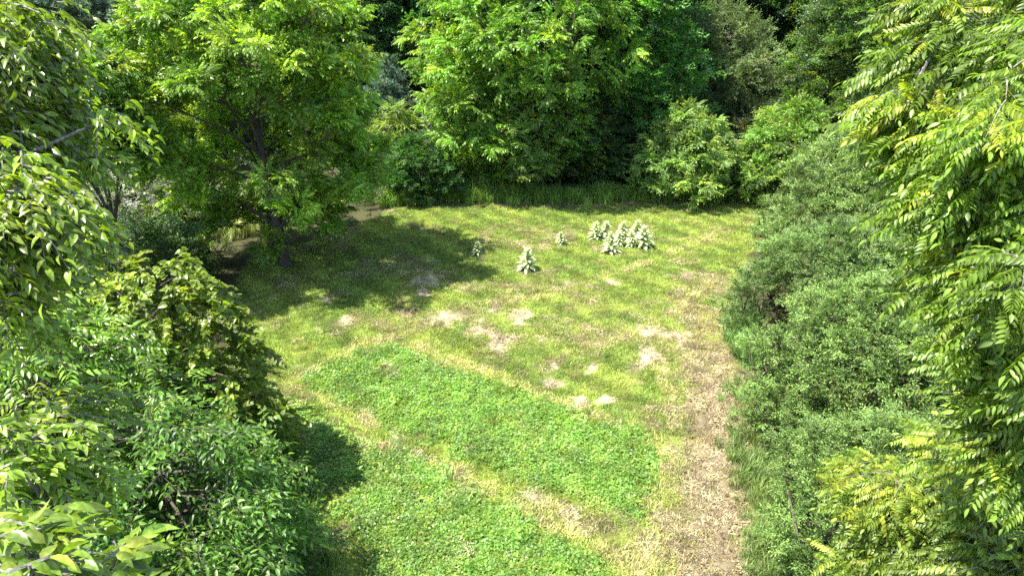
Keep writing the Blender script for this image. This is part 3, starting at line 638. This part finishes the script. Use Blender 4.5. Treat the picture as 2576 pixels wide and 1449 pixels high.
# vine covered tree
cl = clumps_env(-7.4, 12.9, .3, 5.4, 1.9, 1.9, 220, ([0, .2, .5, .75, 1], [.9, 1, .85, .7, .4]), 77, .3, .8, .5)
make_tree('vine_covered_tree', (-7.4, 12.9), 5.5, cl, .55, 'vine_leaf', 'small tree smothered in yellow green grape vine over bare tangled stems', 'tree', [.185, .255, .033], .09, None, 12, .125, 12, parts=300, twigs=6, seed=77, tipyellow=.4, droop=.25, yellow=(.12, .09, 0), wild=.3)
# box elders at the bottom left
far_tree('boxelder_tree', -5.85, 8.6, 4.9, 2.1, 105, 'box_leaf', 'boxelder with light green leaves low beside the vine covered tree', [.11, .22, .035], z0=.5, cr=.7, seed=78, nspray=7, twigs=6, sscale=.31, trunk_r=.08, yellow=.15, sep=.38, limbs=8, parts=300, back=.9)
far_tree('boxelder_tree', -6.5, 5.6, 6.0, 2.0, 100, 'box_leaf', 'shaded boxelder at the foot of the near left branches', [.085, .18, .03], z0=.8, cr=.7, seed=79, nspray=7, twigs=6, sscale=.31, trunk_r=.08, yellow=.1, sep=.38, limbs=8, parts=250, back=1)
far_tree('boxelder_tree', -4.8, 6.9, 3.5, 1.3, 50, 'box_leaf', 'smallest boxelder, at the bottom edge beside the lawn shade', [.11, .21, .035], z0=.5, cr=.55, seed=80, nspray=7, twigs=6, sscale=.28, trunk_r=.05, yellow=.15, sep=.32, limbs=6, parts=200, back=1)
# near left cherry
cl = px_clumps([(q[0] - 75, q[1], q[2] + .3, q[3], q[4] + 1) for q in [(90, 70, 4.6, .12, 3), (30, 150, 4.4, .2, 5), (150, 120, 4.8, .1, 2), (70, 260, 4.5, .22, 7), (180, 300, 5.0, .16, 5), (215, 290, 5.3, .08, 1), (40, 400, 4.3, .2, 6), (140, 420, 4.7, .15, 4), (60, 520, 3.9, .14, 5), (160, 500, 4.0, .1, 3), (200, 520, 4.2, .06, 1), (30, 620, 4.0, .16, 5),
                (110, 600, 4.2, .1, 3), (60, 700, 4.3, .12, 3), (10, 320, 5, .3, 6), (-80, 200, 4.6, .3, 8), (-100, 450, 4.3, .3, 8), (-60, 650, 4.2, .2, 5)]])
make_tree('cherry_tree', (-5.9, 2.4), 11.0, cl, .32, 'cherry_leaf', 'near cherry tree with broad hanging leaves down the left edge', 'tree', [.17, .25, .025], .13, M_greybark, 13, .085, 14, fork=.8, parts=300, twigs=10, seed=81, tipyellow=.35, droop=.55, upd=.2, yellow=(.13, .11, .01))
cl = px_clumps([(60, 1060, 4.4, .14, 4), (170, 1080, 4.6, .1, 3), (100, 1180, 4.3, .12, 4), (200, 1200, 4.6, .08, 2), (30, 1280, 4.2, .12, 3), (-60, 1150, 4.2, .2, 5), (20, 1400, 2.4, .08, 2), (-60, 1420, 2.4, .12, 2), (110, 1440, 2.6, .05, 1)])
make_tree('cherry_tree', (-5.2, 2.0), 7.6, cl, .32, 'cherry_leaf', 'lower cherry with pale bare twigs reaching in at the bottom left', 'tree', [.15, .23, .028], .09, M_greybark, 11, .088, 6, fork=.8, parts=250, twigs=7, seed=82, tipyellow=.25, droop=.3, yellow=(.13, .11, .01))

# right edge: grey green shrubs
SH = [.15, .235, .055]
def big_shrub(X_, Y_, rx, ry, H, n, label, tint, seed, cr=.62, parts=0, sc=.42):
    cl = clumps_env(X_, Y_, .25, H, rx, ry, n, DOME, seed, .36, .5, .7)
    for ox, oy, zl in ((0, 0, .9), (-.25, -.8, 1.7), (-.5, -1.6, 2.8)): cl = cl[(poly_sd(cl[:, 0] - ox, cl[:, 1] - oy, SOIL) > .4) | (cl[:, 2] > zl)]
    return make_tree('honeysuckle_shrub', (X_, Y_), H * .9, cl, cr, 'shrub', label, 'shrub', tint, .06, M_twig, 13, sc, 10, seed=seed, tipyellow=.15, droop=.1, yellow=(.06, .05, .02), flat=.7, group='grey green shrubs along the right side')
big_shrub(14.4, 25.6, 4.0, 4.6, 5.4, 380, 'tallest grey green shrub mass at the back below the far trees', SH, 91, .8, sc=.5)
big_shrub(10.3, 20.0, 2.6, 2.6, 3.6, 210, 'grey green shrub behind the soil bank and weeds', [.13, .215, .05], 92)
big_shrub(9.6, 14.9, 3.1, 3.2, 3.9, 380, 'broad grey green shrub alongside the dry track', [.13, .215, .045], 93)
big_shrub(7.9, 10.2, 2.2, 2.6, 3.0, 250, 'nearest grey green shrub at the bottom beside the track', [.125, .215, .045], 94, sc=.38)
big_shrub(14.5, 17.5, 3.5, 5.0, 4.6, 200, 'grey green shrub mostly behind the pale walnut branches', SH, 95, .8)
# right edge: near pale walnut
YW = [.15, .235, .03]
H_spec = [(2330, 40, 6.3, .18, 4), (2420, 60, 6.0, .2, 4), (2250, 130, 6.6, .1, 2), (2540, 160, 5.6, .25, 6), (2360, 170, 6.4, .2, 4), (2300, 250, 6.1, .16, 4), (2210, 240, 6.1, .08, 2), (2200, 300, 6.2, .06, 1), (2400, 300, 5.8, .25, 6), (2520, 330, 5.3, .25, 7), (2330, 400, 6.2, .14, 4), (2420, 460, 5.8, .25, 7),
          (2320, 460, 5.6, .10, 3), (2300, 520, 5.9, .1, 2), (2540, 520, 5.2, .25, 7), (2400, 600, 6.1, .25, 6), (2300, 650, 6.3, .12, 3), (2500, 680, 5.6, .25, 7), (2400, 760, 5.6, .15, 4), (2520, 760, 4.8, .14, 4), (2380, 800, 5.9, .1, 2), (2450, 860, 5.7, .2, 6), (2400, 940, 5.9, .12, 4), (2540, 930, 5.2, .2, 6),
          (2460, 1000, 5.8, .15, 4), (2380, 1080, 6.0, .15, 5), (2420, 1140, 5.8, .15, 4), (2620, 300, 5.4, .3, 8), (2640, 650, 5.4, .3, 8), (2640, 950, 5.6, .3, 6), (2600, 40, 5.8, .3, 6)]
make_tree('walnut_tree', (7.2, 4.8), 11.5, px_clumps([(q[0] + (80 if q[1] < 420 else 115 if q[1] < 700 else 165), q[1], q[2], q[3], q[4] if q[0] > 2480 else max(1, q[4] - 1)) for q in H_spec]), .3, 'walnut_leaf', 'near pale yellow green walnut filling the right edge', 'tree', YW, .16, M_greybark, 6, .36, 16, fork=.8, parts=300, twigs=5, seed=101, tipyellow=.6, droop=.3, yellow=(.2, .15, .01), upd=.3)
L_spec = [(2420, 1330, 8.6, .3, 8), (2500, 1250, 8.2, .3, 8), (2380, 1440, 8.4, .3, 8), (2480, 1440, 7.8, .3, 8), (2440, 1180, 8.9, .3, 7), (2110, 1190, 10.1, 0.17, 6), (2170, 1230, 9.7, 0.17, 6), (2240, 1290, 9.6, 0.23, 8), (2330, 1270, 9.4, 0.29, 9), (2350, 1180, 9.5, 0.23, 6), (2440, 1240, 9.2, 0.34, 10), (2160, 1330, 9.8, 0.23, 7), (2240, 1390, 9.6, 0.29, 9), (2380, 1390, 9.3, 0.34, 10), (2520, 1380, 9.0, 0.34, 10), (2150, 1440, 9.8, 0.23, 6), (2540, 1180, 9.1, 0.34, 9), (2300, 1480, 9.5, 0.34, 7), (2640, 1300, 8.7, 0.46, 8), (2420, 1120, 9.4, 0.29, 6)]
make_tree('walnut_tree', (7.0, 7.7), 5.2, px_clumps([(q[0] + 90, *q[1:]) for q in L_spec]), .5, 'walnut_leaf', 'lower yellow green walnut crown at the bottom right over the shrubs', 'tree', [.18, .26, .035], .12, M_greybark, 6, .42, 12, fork=.8, parts=300, twigs=5, seed=102, tipyellow=.55, droop=.25, yellow=(.18, .14, .01))

n = 2600; fx = rng.uniform(-22, -5, n); fy = rng.uniform(3, 36, n)
k = (poly_sd(fx, fy, LAWN) > .6) & (fx < -5.8); k &= ~((fx > -16.5) & (fx < -11) & (fy > 26.5) & (fy < 31)); fx, fy = fx[k], fy[k]; n = len(fx)
dd = np.stack([rng.normal(0, .7, n), rng.normal(0, .7, n), rng.uniform(.2, 1, n)], 1)
tag(scatter('undergrowth', 'broad', np.stack([fx, fy, rng.uniform(.05, .8, n)], 1), eulers(dd, Z + rng.normal(0, .3, (n, 3))), rng.uniform(.5, .9, n), np.array([.09, .16, .03]) * rng.uniform(.5, 1.3, (n, 1))), 'low leafy undergrowth under the trees left of the clearing', 'undergrowth')

# ------------------------------------------------------------------ mulleins
mull_leaf = []
for k in range(4):
    mb = MB(); L = 1; dr = .15 + .12 * k
    mb.leaf(np.zeros(3), X, Z, 1, .34, .35, dr, 0, random.random(), True); mull_leaf.append(mb.mesh('leaf', [M_felt], True))
def mullein(X_, Y_, H, label, seed, full=True):
    r_ = np.random.default_rng(seed); z0 = float(height(X_, Y_)); root = empty('mullein_plant', (X_, Y_, z0), label, 'plant', 'mullein plants on the mown grass')
    mb = MB(); mb.tube([(0, 0, 0), (.01, 0, H * .5), (0, .01, H)], [.022, .018, .01], 6)
    st = link('stem', mb.mesh('stem', [M_felt], True), root); st.color = (.36, .42, .2, 1)
    root.rotation_euler = (r_.normal(0, .07), r_.normal(0, .07), r_.uniform(0, 6.28))
    n = 56 if full else 30
    for i in range(n):
        f = i / (n - 1); zz_ = .03 + H * .97 * f ** .9; a = i * 2.4 + r_.uniform(-.2, .2); L = (H * .62) * (1 - .66 * f) * r_.uniform(.85, 1.15)
        el = .0 + 1.1 * f + r_.uniform(-.12, .12)
        d = np.array([[math.cos(a) * math.cos(el), math.sin(a) * math.cos(el), math.sin(el)]]); e = eulers(d, np.array([[0, 0, 1.]]))[0]
        o = bpy.data.objects.new('leaf', mull_leaf[int(r_.integers(4))]); col.objects.link(o); o.parent = root; o.location = (0, 0, zz_); o.rotation_euler = e; o.scale = (L, L * 1.1, L)
        q = r_.uniform(.85, 1.15); o.color = (.47 * q, .52 * q, .27 * q, 1)
ML = [((1327, 678), 1.0, 'tallest lone mullein, nearest of all on the open grass'), ((1200, 640), .62, 'small mullein at the tip of the big walnut shadow'), ((1413, 614), .62, 'thin mullein between the lone ones and the mullein cluster'),
      ((1500, 600), .85, 'mullein on the outer left of the cluster'), ((1537, 632), .95, 'dark based mullein at the front of the cluster'), ((1520, 598), .9, 'mullein at the back left of the cluster'), ((1565, 600), .85, 'mullein in the middle back of the cluster'),
      ((1590, 618), .75, 'mullein behind the gap right of the front one in the cluster'), ((1618, 620), 1.05, 'tall mullein on the outer right of the cluster'), ((1600, 596), .85, 'mullein at the back right of the cluster'), ((1556, 615), .7, 'short mullein just behind the front one in the cluster'), ((1642, 600), .3, 'tiny mullein right of the cluster')]
for i, (p_, h_, lab) in enumerate(ML): mullein(*G(*p_), h_ * .85, lab, 200 + i, h_ > .5)

# ------------------------------------------------------------------ fallen sticks
def stick(pts, r0_, label):
    q = [np.array([*G(*p), 0.0]) for p in pts]
    for v in q: v[2] = height(v[0], v[1]) + .06
    b = q[0].copy(); mb = MB(); mb.tube([v - b for v in q], np.linspace(r0_, r0_ * .5, len(q)), 6)
    o = link('fallen_stick', mb.mesh('stick', [M_pale], True)); o.location = b; tag(o, label, 'stick')
stick([(1878, 1360), (1884, 1395), (1876, 1425), (1880, 1452)], .02, 'long pale stick lying at the bottom of the dry track')
stick([(1862, 963), (1880, 968), (1900, 968)], .012, 'short thin twig across the dry track')
stick([(728, 1230), (760, 1225), (790, 1230)], .014, 'thin pale stick poking from the foot of the vine tree')
